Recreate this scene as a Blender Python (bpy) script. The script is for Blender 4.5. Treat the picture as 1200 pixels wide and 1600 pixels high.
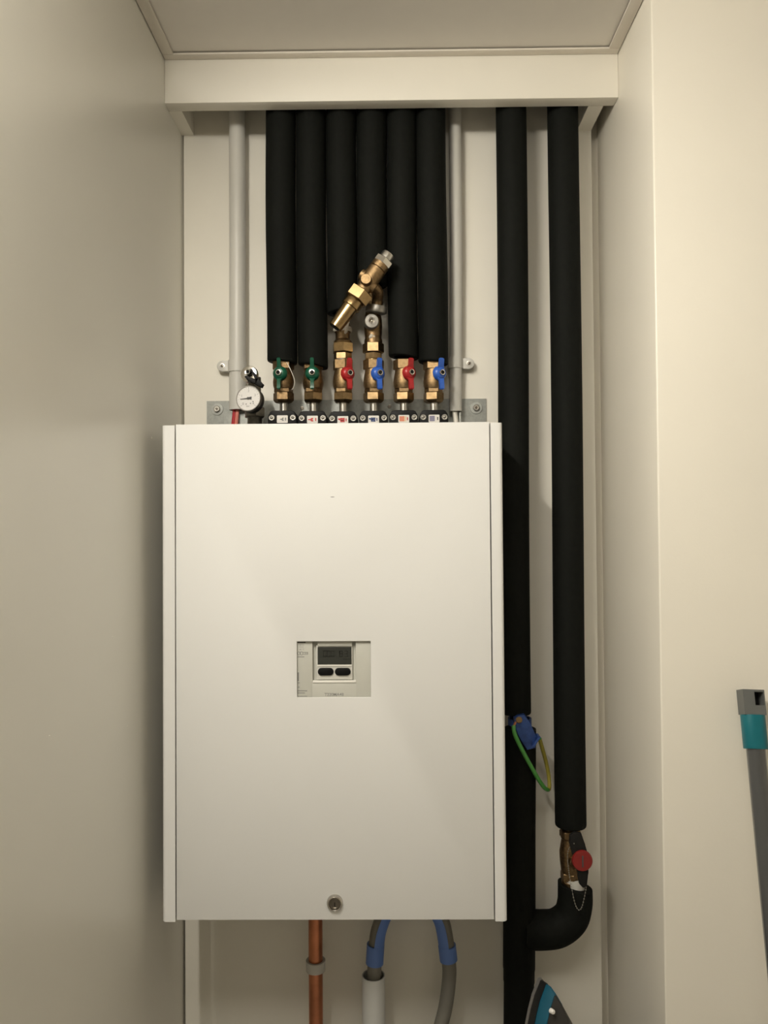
import bpy, bmesh, math, random
from mathutils import Vector, Matrix

random.seed(4)
S = bpy.context.scene
COL = S.collection
for o in list(bpy.data.objects):
    bpy.data.objects.remove(o)

# ------------------------------------------------------------------ camera
CAMZ = 1.50
PITCH, YAW, ROLL = 0.02006, 0.010665, -0.0070955
fwd = Vector((-math.sin(YAW) * math.cos(PITCH), math.cos(YAW) * math.cos(PITCH), math.sin(PITCH)))
rgt = Vector((math.cos(YAW), math.sin(YAW), 0))
upv = rgt.cross(fwd)
R_ = rgt * math.cos(ROLL) + upv * math.sin(ROLL)
U_ = -rgt * math.sin(ROLL) + upv * math.cos(ROLL)
cd = bpy.data.cameras.new('camera')
cd.sensor_fit = 'VERTICAL'
cd.sensor_height = 32
cd.sensor_width = 24
cd.lens = 24
cd.clip_start = 0.02
cam = bpy.data.objects.new('camera', cd)
COL.objects.link(cam)
cam.matrix_world = Matrix(((R_.x, U_.x, -fwd.x, 0), (R_.y, U_.y, -fwd.y, 0), (R_.z, U_.z, -fwd.z, CAMZ), (0, 0, 0, 1)))
S.camera = cam

# ------------------------------------------------------------------ world, lights, exposure
w = bpy.data.worlds.new('world')
S.world = w
w.use_nodes = True
w.node_tree.nodes['Background'].inputs[0].default_value = (0.9, 0.85, 0.75, 1)
w.node_tree.nodes['Background'].inputs[1].default_value = 0.02
S.view_settings.view_transform = 'Standard'
S.view_settings.look = 'None'
S.view_settings.exposure = -0.28
S.view_settings.gamma = 1.0
S.view_settings.use_curve_mapping = False

CEIL = CAMZ + 0.806
WARM = (1.0, 0.945, 0.84)
# added fill light, an unseen ceiling dome above the viewer (built with the room below)
DOME = Vector((0.05, 0.05, CEIL))
DOME_POWER = 19.0
# LED batten high on the left wall, running towards the niche and shining down to the right
STRIP = Vector((-0.3700, 0.49, CAMZ + 0.748))
STRIP_LEN = 0.96
ld = bpy.data.lights.new('batten_lamp', 'AREA')
ld.shape = 'RECTANGLE'
ld.size = STRIP_LEN
ld.size_y = 0.014
ld.energy = 30.0
ld.color = WARM
lo = bpy.data.objects.new('batten_lamp', ld)
lz = -Vector((0.50, 0.12, -0.86)).normalized()
lx = (Vector((0, 1, 0)) - lz * lz.y).normalized()
ly = lz.cross(lx)
lo.matrix_world = Matrix(((lx.x, ly.x, lz.x, STRIP.x), (lx.y, ly.y, lz.y, STRIP.y), (lx.z, ly.z, lz.z, STRIP.z), (0, 0, 0, 1)))
COL.objects.link(lo)


def at(x, y, Y):
    v = R_ * ((x - 600) / 1200) - U_ * ((y - 800) / 1200) + fwd
    v = v * (Y / v.y)
    return Vector((v.x, v.y, v.z + CAMZ))


def at_x(x, y, X):
    v = R_ * ((x - 600) / 1200) - U_ * ((y - 800) / 1200) + fwd
    v = v * (X / v.x)
    return Vector((v.x, v.y, v.z + CAMZ))


# ------------------------------------------------------------------ materials
MATS = {}


def lin(h):
    h = h.lstrip('#')
    c = [int(h[i:i + 2], 16) / 255 for i in (0, 2, 4)]
    return tuple(x / 12.92 if x <= 0.04045 else ((x + 0.055) / 1.055) ** 2.4 for x in c)


def mat(name, col, rough=0.5, metal=0.0, var=0.06, vscale=30, bump=0.0, bscale=300, spec=0.5, rvar=0.0, coat=0.0,
        alpha=None):
    m = bpy.data.materials.new(name)
    m.use_nodes = True
    nt = m.node_tree
    b = nt.nodes['Principled BSDF']
    if isinstance(col, str):
        col = lin(col)
    tc = nt.nodes.new('ShaderNodeTexCoord')
    n = nt.nodes.new('ShaderNodeTexNoise')
    n.inputs['Scale'].default_value = vscale
    n.inputs['Detail'].default_value = 4
    nt.links.new(tc.outputs['Object'], n.inputs['Vector'])
    r = nt.nodes.new('ShaderNodeValToRGB')
    r.color_ramp.elements[0].position = 0.3
    r.color_ramp.elements[1].position = 0.7
    r.color_ramp.elements[0].color = (*[c * (1 - var) for c in col], 1)
    r.color_ramp.elements[1].color = (*[min(1, c * (1 + var)) for c in col], 1)
    nt.links.new(n.outputs['Fac'], r.inputs['Fac'])
    nt.links.new(r.outputs['Color'], b.inputs['Base Color'])
    b.inputs['Roughness'].default_value = rough
    b.inputs['Metallic'].default_value = metal
    b.inputs['Specular IOR Level'].default_value = spec
    b.inputs['Coat Weight'].default_value = coat
    b.inputs['Coat Roughness'].default_value = 0.1
    if rvar:
        mr = nt.nodes.new('ShaderNodeMapRange')
        mr.inputs['To Min'].default_value = max(0.02, rough - rvar)
        mr.inputs['To Max'].default_value = rough + rvar
        nt.links.new(n.outputs['Fac'], mr.inputs['Value'])
        nt.links.new(mr.outputs['Result'], b.inputs['Roughness'])
    if bump:
        n2 = nt.nodes.new('ShaderNodeTexNoise')
        n2.inputs['Scale'].default_value = bscale
        n2.inputs['Detail'].default_value = 3
        nt.links.new(tc.outputs['Object'], n2.inputs['Vector'])
        bp = nt.nodes.new('ShaderNodeBump')
        bp.inputs['Strength'].default_value = bump
        bp.inputs['Distance'].default_value = 0.001
        nt.links.new(n2.outputs['Fac'], bp.inputs['Height'])
        nt.links.new(bp.outputs['Normal'], b.inputs['Normal'])
    MATS[name] = m
    return m


mat('wall_paint', (0.80, 0.76, 0.67), 0.38, var=0.012, vscale=6, bump=0.10, bscale=260)
mat('wall_paint_gloss', (0.75, 0.73, 0.66), 0.33, var=0.012, vscale=5, bump=0.03, bscale=180, spec=0.9)
mat('panel_paint', (0.83, 0.795, 0.71), 0.5, var=0.015, vscale=8, bump=0.05)
mat('ceiling_paint', (0.80, 0.76, 0.70), 0.7, var=0.01, bump=0.05)
mat('trim_paint', (0.74, 0.69, 0.61), 0.5, var=0.01)
mat('ledge_board', (0.34, 0.33, 0.31), 0.6, var=0.1)
mat('floor_tile', (0.55, 0.53, 0.50), 0.5, var=0.1, vscale=12)
mat('cabinet_white', (0.765, 0.76, 0.74), 0.55, var=0.006, vscale=4, bump=0.05, bscale=700, spec=0.3)
mat('foam_black', (0.0047, 0.0054, 0.0042), 0.75, var=0.2, vscale=120, bump=0.2, bscale=900, spec=0.14)
mat('brass', (0.31, 0.21, 0.108), 0.32, 1.0, var=0.22, vscale=160, bump=0.12, bscale=700, rvar=0.1)
mat('brass_polished', (0.37, 0.255, 0.125), 0.26, 1.0, var=0.10, vscale=160, bump=0.03, bscale=500)
mat('brass_cast', (0.29, 0.195, 0.10), 0.46, 1.0, var=0.25, vscale=220, bump=0.35, bscale=900, rvar=0.1)
mat('steel_dull', (0.34, 0.325, 0.30), 0.42, 1.0, var=0.15, vscale=200, bump=0.15, bscale=900)
mat('brass_dark', (0.22, 0.145, 0.075), 0.42, 1.0, var=0.35, vscale=200, bump=0.3, bscale=600, rvar=0.12)
mat('chrome', (0.72, 0.69, 0.64), 0.16, 1.0, var=0.05)
mat('steel', (0.60, 0.58, 0.54), 0.30, 1.0, var=0.08, vscale=90)
mat('galvanised', (0.38, 0.39, 0.365), 0.55, 0.35, var=0.10, vscale=220)
mat('steel_dark', (0.20, 0.19, 0.165), 0.45, 0.8, var=0.2, vscale=150)
mat('hemp_white', (0.55, 0.50, 0.42), 0.8, var=0.2, vscale=300, bump=0.5)
mat('handle_green', (0.004, 0.085, 0.045), 0.30, var=0.15, vscale=200, bump=0.1)
mat('handle_red', (0.38, 0.018, 0.020), 0.32, var=0.12, vscale=200, bump=0.1)
mat('handle_blue', (0.030, 0.115, 0.50), 0.34, var=0.12, vscale=200, bump=0.1)
mat('plastic_black', (0.007, 0.007, 0.007), 0.5, var=0.1, spec=0.15)
mat('rubber_black', (0.020, 0.019, 0.018), 0.55, var=0.2, vscale=200)
mat('pvc_white', (0.60, 0.585, 0.54), 0.40, var=0.02, vscale=20)
mat('pvc_grey', (0.62, 0.62, 0.60), 0.45, var=0.02)
mat('cable_white', (0.75, 0.71, 0.63), 0.45, var=0.04)
mat('wire_red', (0.45, 0.020, 0.030), 0.4, var=0.08)
mat('wire_pink', (0.75, 0.24, 0.19), 0.4, var=0.06)
mat('wire_green', (0.07, 0.30, 0.055), 0.4, var=0.08)
mat('wire_yellow', (0.36, 0.31, 0.05), 0.4, var=0.08)
mat('sticker_white', (0.80, 0.77, 0.72), 0.45, var=0.02)
mat('ink_dark', (0.06, 0.06, 0.06), 0.5)
mat('ink_grey', (0.24, 0.24, 0.23), 0.5)
mat('ink_red', (0.52, 0.05, 0.045), 0.5)
mat('ink_orange', (0.70, 0.24, 0.14), 0.5)
mat('ink_cream', (0.78, 0.60, 0.40), 0.5)
mat('ink_navy', (0.035, 0.06, 0.17), 0.5)
mat('ink_violet', (0.22, 0.21, 0.30), 0.5)
mat('dial_white', (0.74, 0.72, 0.70), 0.4, var=0.01)
mat('meter_grey', (0.56, 0.555, 0.50), 0.45, var=0.015, vscale=40)
mat('meter_light', (0.66, 0.65, 0.60), 0.42, var=0.015)
mat('meter_bright', (0.88, 0.86, 0.80), 0.4, var=0.01)
mat('lcd', (0.034, 0.036, 0.031), 0.3, var=0.05)
mat('lcd_segment', (0.011, 0.012, 0.010), 0.3)
mat('lock_chrome', (0.55, 0.52, 0.48), 0.20, 1.0, var=0.05)
mat('lock_dark', (0.16, 0.14, 0.115), 0.35, 0.9, var=0.1)
mat('black_hole', (0.004, 0.004, 0.004), 0.9)
mat('copper', (0.50, 0.195, 0.10), 0.3, 1.0, var=0.22, vscale=30, rvar=0.08)
mat('clip_plastic', (0.52, 0.50, 0.46), 0.5, var=0.03)
mat('hose_grey', (0.20, 0.19, 0.165), 0.5, var=0.05)
mat('guide_blue', (0.12, 0.225, 0.58), 0.45, var=0.05)
mat('clamp_blue', (0.030, 0.075, 0.27), 0.38, 0.2, var=0.35, vscale=120, bump=0.3, bscale=300)
mat('lever_black', (0.009, 0.0085, 0.008), 0.5, var=0.1, spec=0.2)
mat('cap_red', (0.20, 0.011, 0.009), 0.4, var=0.08)
mat('mop_grey', (0.115, 0.12, 0.115), 0.5, var=0.06)
mat('mop_teal', (0.0, 0.125, 0.155), 0.42, var=0.06)
mat('mop_tube', (0.060, 0.063, 0.065), 0.18, 0.1, var=0.04, coat=1.0)
mat('iron_grey', (0.30, 0.29, 0.27), 0.35, 0.6, var=0.05)
mat('iron_black', (0.010, 0.010, 0.010), 0.35, var=0.05)
mat('iron_teal', (0.006, 0.085, 0.14), 0.30, var=0.05)
mat('iron_body', (0.018, 0.016, 0.014), 0.35, var=0.08)
mat('iron_tank', (0.07, 0.068, 0.06), 0.25, var=0.05)
mat('lamp_ring', (0.7, 0.68, 0.64), 0.3, 0.6, var=0.02)
mat('mop_pad', (0.10, 0.30, 0.33), 0.9, var=0.2, vscale=200)

m_ = mat('fill_glow', (0.8, 0.8, 0.8), 0.5)
m_.node_tree.nodes['Principled BSDF'].inputs['Emission Color'].default_value = (*WARM, 1)
m_.node_tree.nodes['Principled BSDF'].inputs['Emission Strength'].default_value = DOME_POWER
# ------------------------------------------------------------------ mesh building
LOC = {}
RADIAL = 1.0     # widening applied to turned parts while a fitting is built


def frame(axis):
    a = Vector(axis).normalized()
    ref = Vector((0, 0, 1)) if abs(a.z) < 0.9 else Vector((1, 0, 0))
    u = ref.cross(a).normalized()
    v = a.cross(u).normalized()
    return a, u, v


class MB:
    def __init__(s):
        s.v = []
        s.f = []
        s.mi = []

    def add(s, vs, fs, mi=0):
        n = len(s.v)
        s.v += [Vector(p) for p in vs]
        s.f += [tuple(i + n for i in q) for q in fs]
        s.mi += [mi] * len(fs)
        return s

    def bm_add(s, bm):
        bm.verts.ensure_lookup_table()
        bm.verts.index_update()
        return s.add([v.co.copy() for v in bm.verts], [[v.index for v in f.verts] for f in bm.faces])

    def box(s, lo, hi, bev=0.0, seg=2, rot=None, piv=None):
        bm = bmesh.new()
        bmesh.ops.create_cube(bm, size=1)
        lo, hi = Vector(lo), Vector(hi)
        c, d = (lo + hi) / 2, hi - lo
        for q in bm.verts:
            q.co = Vector((q.co.x * d.x, q.co.y * d.y, q.co.z * d.z)) + c
        if bev:
            bmesh.ops.bevel(bm, geom=bm.edges[:], offset=bev, segments=seg, profile=0.5, affect='EDGES')
        if rot is not None:
            p = Vector(piv) if piv is not None else c
            for q in bm.verts:
                q.co = rot @ (q.co - p) + p
        s.bm_add(bm)
        bm.free()
        return s

    def lathe(s, org, axis, prof, seg=24, cap=True, rot0=0.0, squash=1.0):
        """prof: list of (radius, height along axis)"""
        a, u, v = frame(axis)
        org = Vector(org)
        vs, fs = [], []
        for r, h in prof:
            r = r * RADIAL
            for k in range(seg):
                t = rot0 + 2 * math.pi * k / seg
                vs.append(org + a * h + u * (r * math.cos(t)) + v * (r * math.sin(t) * squash))
        n = len(prof)
        for i in range(n - 1):
            for k in range(seg):
                k2 = (k + 1) % seg
                fs.append((i * seg + k, i * seg + k2, (i + 1) * seg + k2, (i + 1) * seg + k))
        if cap:
            fs.append(tuple(reversed(range(seg))))
            fs.append(tuple(range((n - 1) * seg, n * seg)))
        return s.add(vs, fs)

    def hexa(s, org, axis, r, h, ch=0.0012, rot0=0.0):
        return s.lathe(org, axis, [(r - ch, 0), (r, ch), (r, h - ch), (r - ch, h)], 6, True, rot0)

    def prism(s, poly, org, u, v, n, d, bev=0.0):
        """poly (list of 2d) in plane u,v extruded along n by d"""
        org, u, v, n = Vector(org), Vector(u), Vector(v), Vector(n)
        bm = bmesh.new()
        k = len(poly)
        A = [bm.verts.new(org + u * p[0] + v * p[1]) for p in poly]
        B = [bm.verts.new(org + u * p[0] + v * p[1] + n * d) for p in poly]
        bm.faces.new(list(reversed(A)))
        top = bm.faces.new(B)
        for i in range(k):
            j = (i + 1) % k
            bm.faces.new((A[i], A[j], B[j], B[i]))
        if bev:
            bmesh.ops.bevel(bm, geom=list(top.edges), offset=bev, segments=2, profile=0.5, affect='EDGES')
        bmesh.ops.recalc_face_normals(bm, faces=bm.faces[:])
        s.bm_add(bm)
        bm.free()
        return s

    def tube(s, pts, r, seg=16, cap=True, ri=None, arc=None, ref=None):
        """swept tube; r number or list; ri inner radius for hollow; arc=(a0,a1) partial wall"""
        pts = [Vector(p) for p in pts]
        n = len(pts)
        rs = r if isinstance(r, (list, tuple)) else [r] * n
        tang = []
        for i in range(n):
            t = pts[min(i + 1, n - 1)] - pts[max(i - 1, 0)]
            tang.append(t.normalized())
        if ref is None:
            _, u, _v = frame(tang[0])
        else:
            u = Vector(ref)
        rings, rin = [], []
        for i in range(n):
            t = tang[i]
            u = (u - t * u.dot(t)).normalized()
            vv = t.cross(u)
            ang = [2 * math.pi * k / seg for k in range(seg)] if arc is None else \
                [arc[0] + (arc[1] - arc[0]) * k / (seg - 1) for k in range(seg)]
            rings.append([pts[i] + (u * math.cos(q) + vv * math.sin(q)) * rs[i] for q in ang])
            if ri is not None:
                rin.append([pts[i] + (u * math.cos(q) + vv * math.sin(q)) * (rs[i] - (r if not isinstance(r, (list, tuple)) else rs[0]) + ri) for q in ang])
        vs = [p for g in rings for p in g]
        fs = []
        closed = arc is None
        m = seg if closed else seg - 1
        for i in range(n - 1):
            for k in range(m):
                k2 = (k + 1) % seg
                fs.append((i * seg + k, i * seg + k2, (i + 1) * seg + k2, (i + 1) * seg + k))
        if ri is None:
            if cap:
                fs.append(tuple(reversed(range(seg))))
                fs.append(tuple(range((n - 1) * seg, n * seg)))
        else:
            off = len(vs)
            vs += [p for g in rin for p in g]
            for i in range(n - 1):
                for k in range(m):
                    k2 = (k + 1) % seg
                    fs.append((off + i * seg + k, off + (i + 1) * seg + k, off + (i + 1) * seg + k2, off + i * seg + k2))
            for i, fl in ((0, False), (n - 1, True)):
                for k in range(m):
                    k2 = (k + 1) % seg
                    q = (i * seg + k, i * seg + k2, off + i * seg + k2, off + i * seg + k)
                    fs.append(q if fl else tuple(reversed(q)))
            if not closed:
                for k in (0, seg - 1):
                    for i in range(n - 1):
                        fs.append((i * seg + k, (i + 1) * seg + k, off + (i + 1) * seg + k, off + i * seg + k))
        return s.add(vs, fs)

    def build(s, name, m, parent=None, ang=35, bev=0.0, base=None, smooth=True):
        me = bpy.data.meshes.new(name)
        if parent is None:
            if base is None:
                xs = [p.x for p in s.v]
                ys = [p.y for p in s.v]
                zs = [p.z for p in s.v]
                base = Vector(((min(xs) + max(xs)) / 2, (min(ys) + max(ys)) / 2, min(zs)))
            else:
                base = Vector(base)
        else:
            base = LOC[parent.name]
        me.from_pydata([p - base for p in s.v], [], s.f)
        ms = m if isinstance(m, (list, tuple)) else [m]
        for q in ms:
            me.materials.append(MATS[q])
        if len(ms) > 1:
            me.polygons.foreach_set('material_index', s.mi)
        bm = bmesh.new()
        bm.from_mesh(me)
        bmesh.ops.remove_doubles(bm, verts=bm.verts, dist=1e-6)
        bmesh.ops.recalc_face_normals(bm, faces=bm.faces[:])
        if bev:
            es = [e for e in bm.edges if len(e.link_faces) == 2 and e.calc_face_angle() > 0.5]
            bmesh.ops.bevel(bm, geom=es, offset=bev, segments=2, profile=0.5, affect='EDGES')
        bm.to_mesh(me)
        bm.free()
        if smooth:
            for p in me.polygons:
                p.use_smooth = True
            me.set_sharp_from_angle(angle=math.radians(ang))
        o = bpy.data.objects.new(name, me)
        COL.objects.link(o)
        LOC[o.name] = base
        if parent is None:
            o.location = base
        else:
            o.parent = parent
        return o


def tag(o, label, cat, group=None):
    o['label'] = label
    o['category'] = cat
    if group:
        o['group'] = group
    return o


def thing(name, label, cat, loc, group=None):
    o = bpy.data.objects.new(name, None)
    o.empty_display_size = 0.05
    COL.objects.link(o)
    o.location = loc
    LOC[o.name] = Vector(loc)
    return tag(o, label, cat, group)


def struct(o, label=None):
    o['kind'] = 'structure'
    if label:
        o['label'] = label
    return o


def text(name, body, size, org, u, v, m, parent, align='CENTER', thick=0.0):
    cu = bpy.data.curves.new(name, 'FONT')
    cu.body = body
    cu.size = size
    cu.align_x = align
    cu.align_y = 'CENTER'
    cu.offset = thick
    to = bpy.data.objects.new(name + '_tmp', cu)
    COL.objects.link(to)
    dg = bpy.context.evaluated_depsgraph_get()
    me = bpy.data.meshes.new_from_object(to.evaluated_get(dg))
    bpy.data.objects.remove(to)
    base = LOC[parent.name]
    org, u, v = Vector(org), Vector(u).normalized(), Vector(v).normalized()
    for q in me.vertices:
        q.co = org + u * q.co.x + v * q.co.y - base
    me.materials.clear()
    me.materials.append(MATS[m])
    o = bpy.data.objects.new(name, me)
    COL.objects.link(o)
    o.parent = parent
    LOC[o.name] = base
    return o


def rrect(w, h, r, n=5):
    pts = []
    for cx, cy, a0 in ((w / 2 - r, h / 2 - r, 0), (-w / 2 + r, h / 2 - r, 90), (-w / 2 + r, -h / 2 + r, 180), (w / 2 - r, -h / 2 + r, 270)):
        for k in range(n + 1):
            a = math.radians(a0 + 90 * k / n)
            pts.append((cx + r * math.cos(a), cy + r * math.sin(a)))
    return pts


X_, Y_, Z_ = Vector((1, 0, 0)), Vector((0, 1, 0)), Vector((0, 0, 1))
FR = -Y_   # towards the viewer


def smooth_path(pts, n=6):
    pts = [Vector(p) for p in pts]
    P = [pts[0] * 2 - pts[1]] + pts + [pts[-1] * 2 - pts[-2]]
    out = []
    for i in range(1, len(P) - 2):
        p0, p1, p2, p3 = P[i - 1:i + 3]
        for k in range(n):
            t = k / n
            out.append(0.5 * ((2 * p1) + (p2 - p0) * t + (2 * p0 - 5 * p1 + 4 * p2 - p3) * t * t + (3 * p1 - p0 - 3 * p2 + p3) * t ** 3))
    out.append(pts[-1])
    return out


# ------------------------------------------------------------------ the room
XL, XR = -0.3835, 0.3890
PANEL = 1.400
BACK = 1.430
FRONT = 1.127       # front face of the wall pier on the right
XROOM, YREAR = 1.75, -1.5
BEAM_F, BEAM_B = 1.2925, 1.319
BEAM_LO, BEAM_HI = CAMZ + 0.7264, CAMZ + 0.8005
TR = CAMZ + 0.8005

wl = struct(MB().box((XL - 0.12, YREAR, 0), (XL, BACK, CEIL + 0.1)).build('wall_left', 'wall_paint_gloss', smooth=False),
            'smooth cream satin wall on the left of the niche')
struct(MB().box((XL - 0.12, BACK, 0), (XROOM + 0.1, BACK + 0.1, CEIL + 0.1)).build('wall_back', 'wall_paint', smooth=False))
struct(MB().box((XR, FRONT, 0), (XROOM, BACK, CEIL + 0.1), bev=0.0025, seg=3).build('wall_right', 'wall_paint', ang=60),
       'cream wall pier to the right of the niche')
struct(MB().box((XROOM, YREAR, 0), (XROOM + 0.1, BACK, CEIL + 0.1)).build('wall_side', 'wall_paint', smooth=False))
struct(MB().box((XL - 0.12, YREAR - 0.1, 0), (XROOM + 0.1, YREAR, CEIL + 0.1)).build('wall_rear', 'wall_paint', smooth=False))
struct(MB().box((XL - 0.12, YREAR - 0.1, -0.1), (XROOM + 0.1, BACK + 0.1, 0)).build('floor', 'floor_tile', smooth=False))
struct(MB().box((XL, YREAR, CEIL), (XROOM, BACK, CEIL + 0.1)).build('ceiling', 'ceiling_paint', smooth=False),
       'smooth off white ceiling above the niche')
# flecks on the left wall
for (fx, fy, r) in ((217, 676, 0.0010), (237, 684, 0.0019), (176, 995, 0.0008), (199, 1135, 0.0013), (77, 1150, 0.0007)):
    p = at_x(fx, fy, XL)
    MB().lathe(p - X_ * 0.0004, X_, [(r, 0), (r * 0.8, 0.0008), (r * 0.3, 0.0013)], 7).build('paint_fleck', 'panel_paint', wl)

# white board on the back wall
PX0, PX1 = XL + 0.0034, 0.3705
struct(MB().box((PX0, PANEL, 0), (PX1, BACK, CEIL), bev=0.001).build('wall_panel', 'panel_paint'),
       'white mounting board behind the pipes')

# beam across the top with two boards back to the panel
bt = struct(MB().box((XL, BEAM_F, BEAM_LO), (XR, BEAM_B, CEIL), bev=0.0012).build('trim_1', 'panel_paint'),
            'white beam across the top of the niche')
MB().box((XL, BEAM_B, BEAM_LO), (at(303, 206, PANEL).x, PANEL, CEIL)).build('support_board', 'panel_paint', bt)
MB().box((at(901.5, 192, PANEL).x, BEAM_B, BEAM_LO), (PX1, PANEL, CEIL)).build('support_board', 'panel_paint', bt)
# cover strips round the ceiling
TW = 0.0185
struct(MB().box((XL + 0.0012, BEAM_F - 0.0155, TR), (XR - 0.0012, BEAM_F - 0.0003, TR + 0.0034), bev=0.0008).build('trim_2', 'trim_paint'))
struct(MB().box((XL + 0.0012, YREAR, TR), (XL + TW + 0.001, BEAM_F - 0.016, TR + 0.0034), bev=0.0008).build('trim_3', 'trim_paint'))
struct(MB().box((XR - TW - 0.001, FRONT - 0.001 - TW, TR), (XR - 0.0012, BEAM_F - 0.016, TR + 0.0034), bev=0.0008).build('trim_4', 'trim_paint'))
struct(MB().box((XR - 0.001, FRONT - 0.001 - TW, TR), (XROOM, FRONT - 0.0012, TR + 0.0034), bev=0.0008).build('trim_5', 'trim_paint'))
# boxed ledge low in the niche, under the frame
LEDGE = 0.505
struct(MB().box((XL, 1.05, 0), (XR, 1.285, LEDGE), bev=0.002).build('wall_ledge', 'ledge_board'), 'grey boxed ledge at the foot of the niche')

# glowing dome added as weak fill light, out of view above the camera
t = thing('fill_dome', 'added unseen fill light, a round white glowing dome on the ceiling', 'lamp', (DOME.x, DOME.y, CEIL - 0.09))
MB().lathe(DOME - Z_ * 0.012, Z_, [(0.158, 0), (0.160, 0.003), (0.160, 0.0118), (0.150, 0.0118)], 48).build('fill_base', 'lamp_ring', t)
MB().lathe(DOME - Z_ * 0.012, -Z_, [(0.150, 0), (0.148, 0.018), (0.136, 0.042), (0.108, 0.062), (0.066, 0.074), (0.02, 0.078)], 40).build('fill_shade', 'fill_glow', t)
t = thing('light_batten', 'slim light batten high on the left wall', 'lamp', (XL, STRIP.y, STRIP.z - 0.012))
MB().prism([(0, 0.022), (0.0135, 0.016), (0.0105, 0.010), (0.0060, -0.006), (0, -0.010)], (XL, STRIP.y - STRIP_LEN / 2 - 0.01, STRIP.z), X_, Z_, Y_, STRIP_LEN + 0.02).build('batten_body', 'lamp_ring', t)

# ------------------------------------------------------------------ insulated pipes from above
PA = 1.348
K = PA / 1200


def sleeve_path(x0, y0, x1, y1, Y, n=14, wob=0.0008, top=None):
    a, b = at(x0, y0, Y), at(x1, y1, Y)
    if top is not None:
        t = (top - a.z) / (b.z - a.z)
        a = a + (b - a) * t
    ph = random.uniform(0, 6)
    out = []
    for i in range(n + 1):
        t = i / n
        p = a.lerp(b, t)
        p.x += wob * math.sin(ph + 7 * t)
        p.y += 0.4 * wob * math.sin(ph * 2 + 5 * t)
        out.append(p)
    return out


def insulated(name, x0, y0, x1, y1, label, r=0.0264, ri=0.0185, top=CEIL, Y=PA, group=None, inner='steel_dark', low=None, tilt=0.0):
    pts = sleeve_path(x0, y0, x1, y1, Y, top=top)
    base = pts[-1]
    t = thing(name, label, 'pipe', (base.x, base.y, base.z), group)
    m = MB()
    n = len(pts)
    # rounded lower lip
    d = (pts[-1] - pts[-2]).normalized()
    pp = pts[:-1] + [pts[-1] - d * 0.0035, pts[-1] - d * 0.001, pts[-1]]
    rr = [r] * (n - 1) + [r, r * 0.985, r * 0.95]
    m.tube(pp, rr, 28, ri=ri)
    if tilt:
        zc = base.z
        for v in m.v:
            k = max(0.0, 1 - (v.z - zc) / 0.03)
            v.z += tilt * (v.x - base.x) * k
    m.build('foam_sleeve', 'foam_black', t, ang=50)
    z1 = base.z - 0.0 if low is None else low
    MB().tube([(pts[0].x, pts[0].y, top), pts[n // 2], (base.x, base.y, max(z1, base.z + 0.035))], 0.0095, 16).build('inner_pipe', inner, t)
    return t


G6 = 'six black insulated pipes above the valves'
SL = [(439, 300, 440.5, 567, 'black foam insulated pipe above the left green valve', -0.10),
      (486, 300, 488.5, 573, 'black foam insulated pipe above the right green valve', -0.16),
      (533.5, 300, 534.5, 489, 'short black foam insulated pipe ending behind the brass nozzle', 0.1),
      (581.0, 300, 582, 447, 'shortest black foam insulated pipe hidden behind the slanted brass valve', 0.0),
      (627.8, 300, 630, 559, 'black foam insulated pipe over the red valve on the right', -0.12),
      (674.3, 300, 677, 568, 'black foam insulated pipe beside the thin white conduit', -0.10)]
for a in SL:
    insulated('insulated_pipe', *a[:5], group=G6, tilt=a[5])

insulated('insulated_pipe', 799.5, 300, 805.5, 1114, 'long black insulated pipe right beside the white cabinet, ending above blue clamp',
          r=0.0268, group='long insulated pipes right of the cabinet', low=0)
insulated('insulated_pipe', 881.0, 300, 892.3, 1290, 'long black insulated pipe nearest the right wall, ending above red-capped valve',
          r=0.0268, group='long insulated pipes right of the cabinet')

# lower pipe with branch elbow
base = at(811, 1600, PA)
t = thing('insulated_pipe', 'black insulated pipe below the blue clamp with a branch elbow to the right', 'pipe', (base.x, PA, 0),
          'long insulated pipes right of the cabinet')
p0, p1 = at(812.8, 1138, PA), at(810.5, 1590, PA)
dn = (p1 - p0)
pz = p0 + dn * ((p0.z) / (-dn.z))
ys = [1138, 1300, 1420, 1512, 1516, 1532, 1536]
rr = [0.0272, 0.0272, 0.0278, 0.0275, 0.0268, 0.0268, 0.0260]
pts = [p0 + dn * ((y - 1138) / (1590 - 1138)) for y in ys] + [pz]
MB().tube(pts, rr + [0.0260], 28, ri=0.0120).build('foam_sleeve', 'foam_black', t, ang=50)
MB().tube([at(806, 1085, PA), at(812.5, 1130, PA), pts[2]], 0.0100, 16).build('inner_pipe', 'steel_dark', t)
el = smooth_path([at(818, 1452, PA), at(850, 1452.5, PA), at(872, 1449, PA), at(891, 1434, PA), at(898, 1412, PA), at(898.5, 1384, PA)], 6)
rad = [0.0325 + (0.0292 - 0.0325) * i / (len(el) - 1) for i in range(len(el))]
m = MB()
m.tube(el, rad, 28, ri=0.0200)
for v in m.v:       # slanting cut of the elbow's mouth
    if v.z > el[-1].z - 0.004:
        v.z -= (v.x - el[-1].x) * 0.22
m.build('elbow_sleeve', 'foam_black', t, ang=50)

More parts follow.
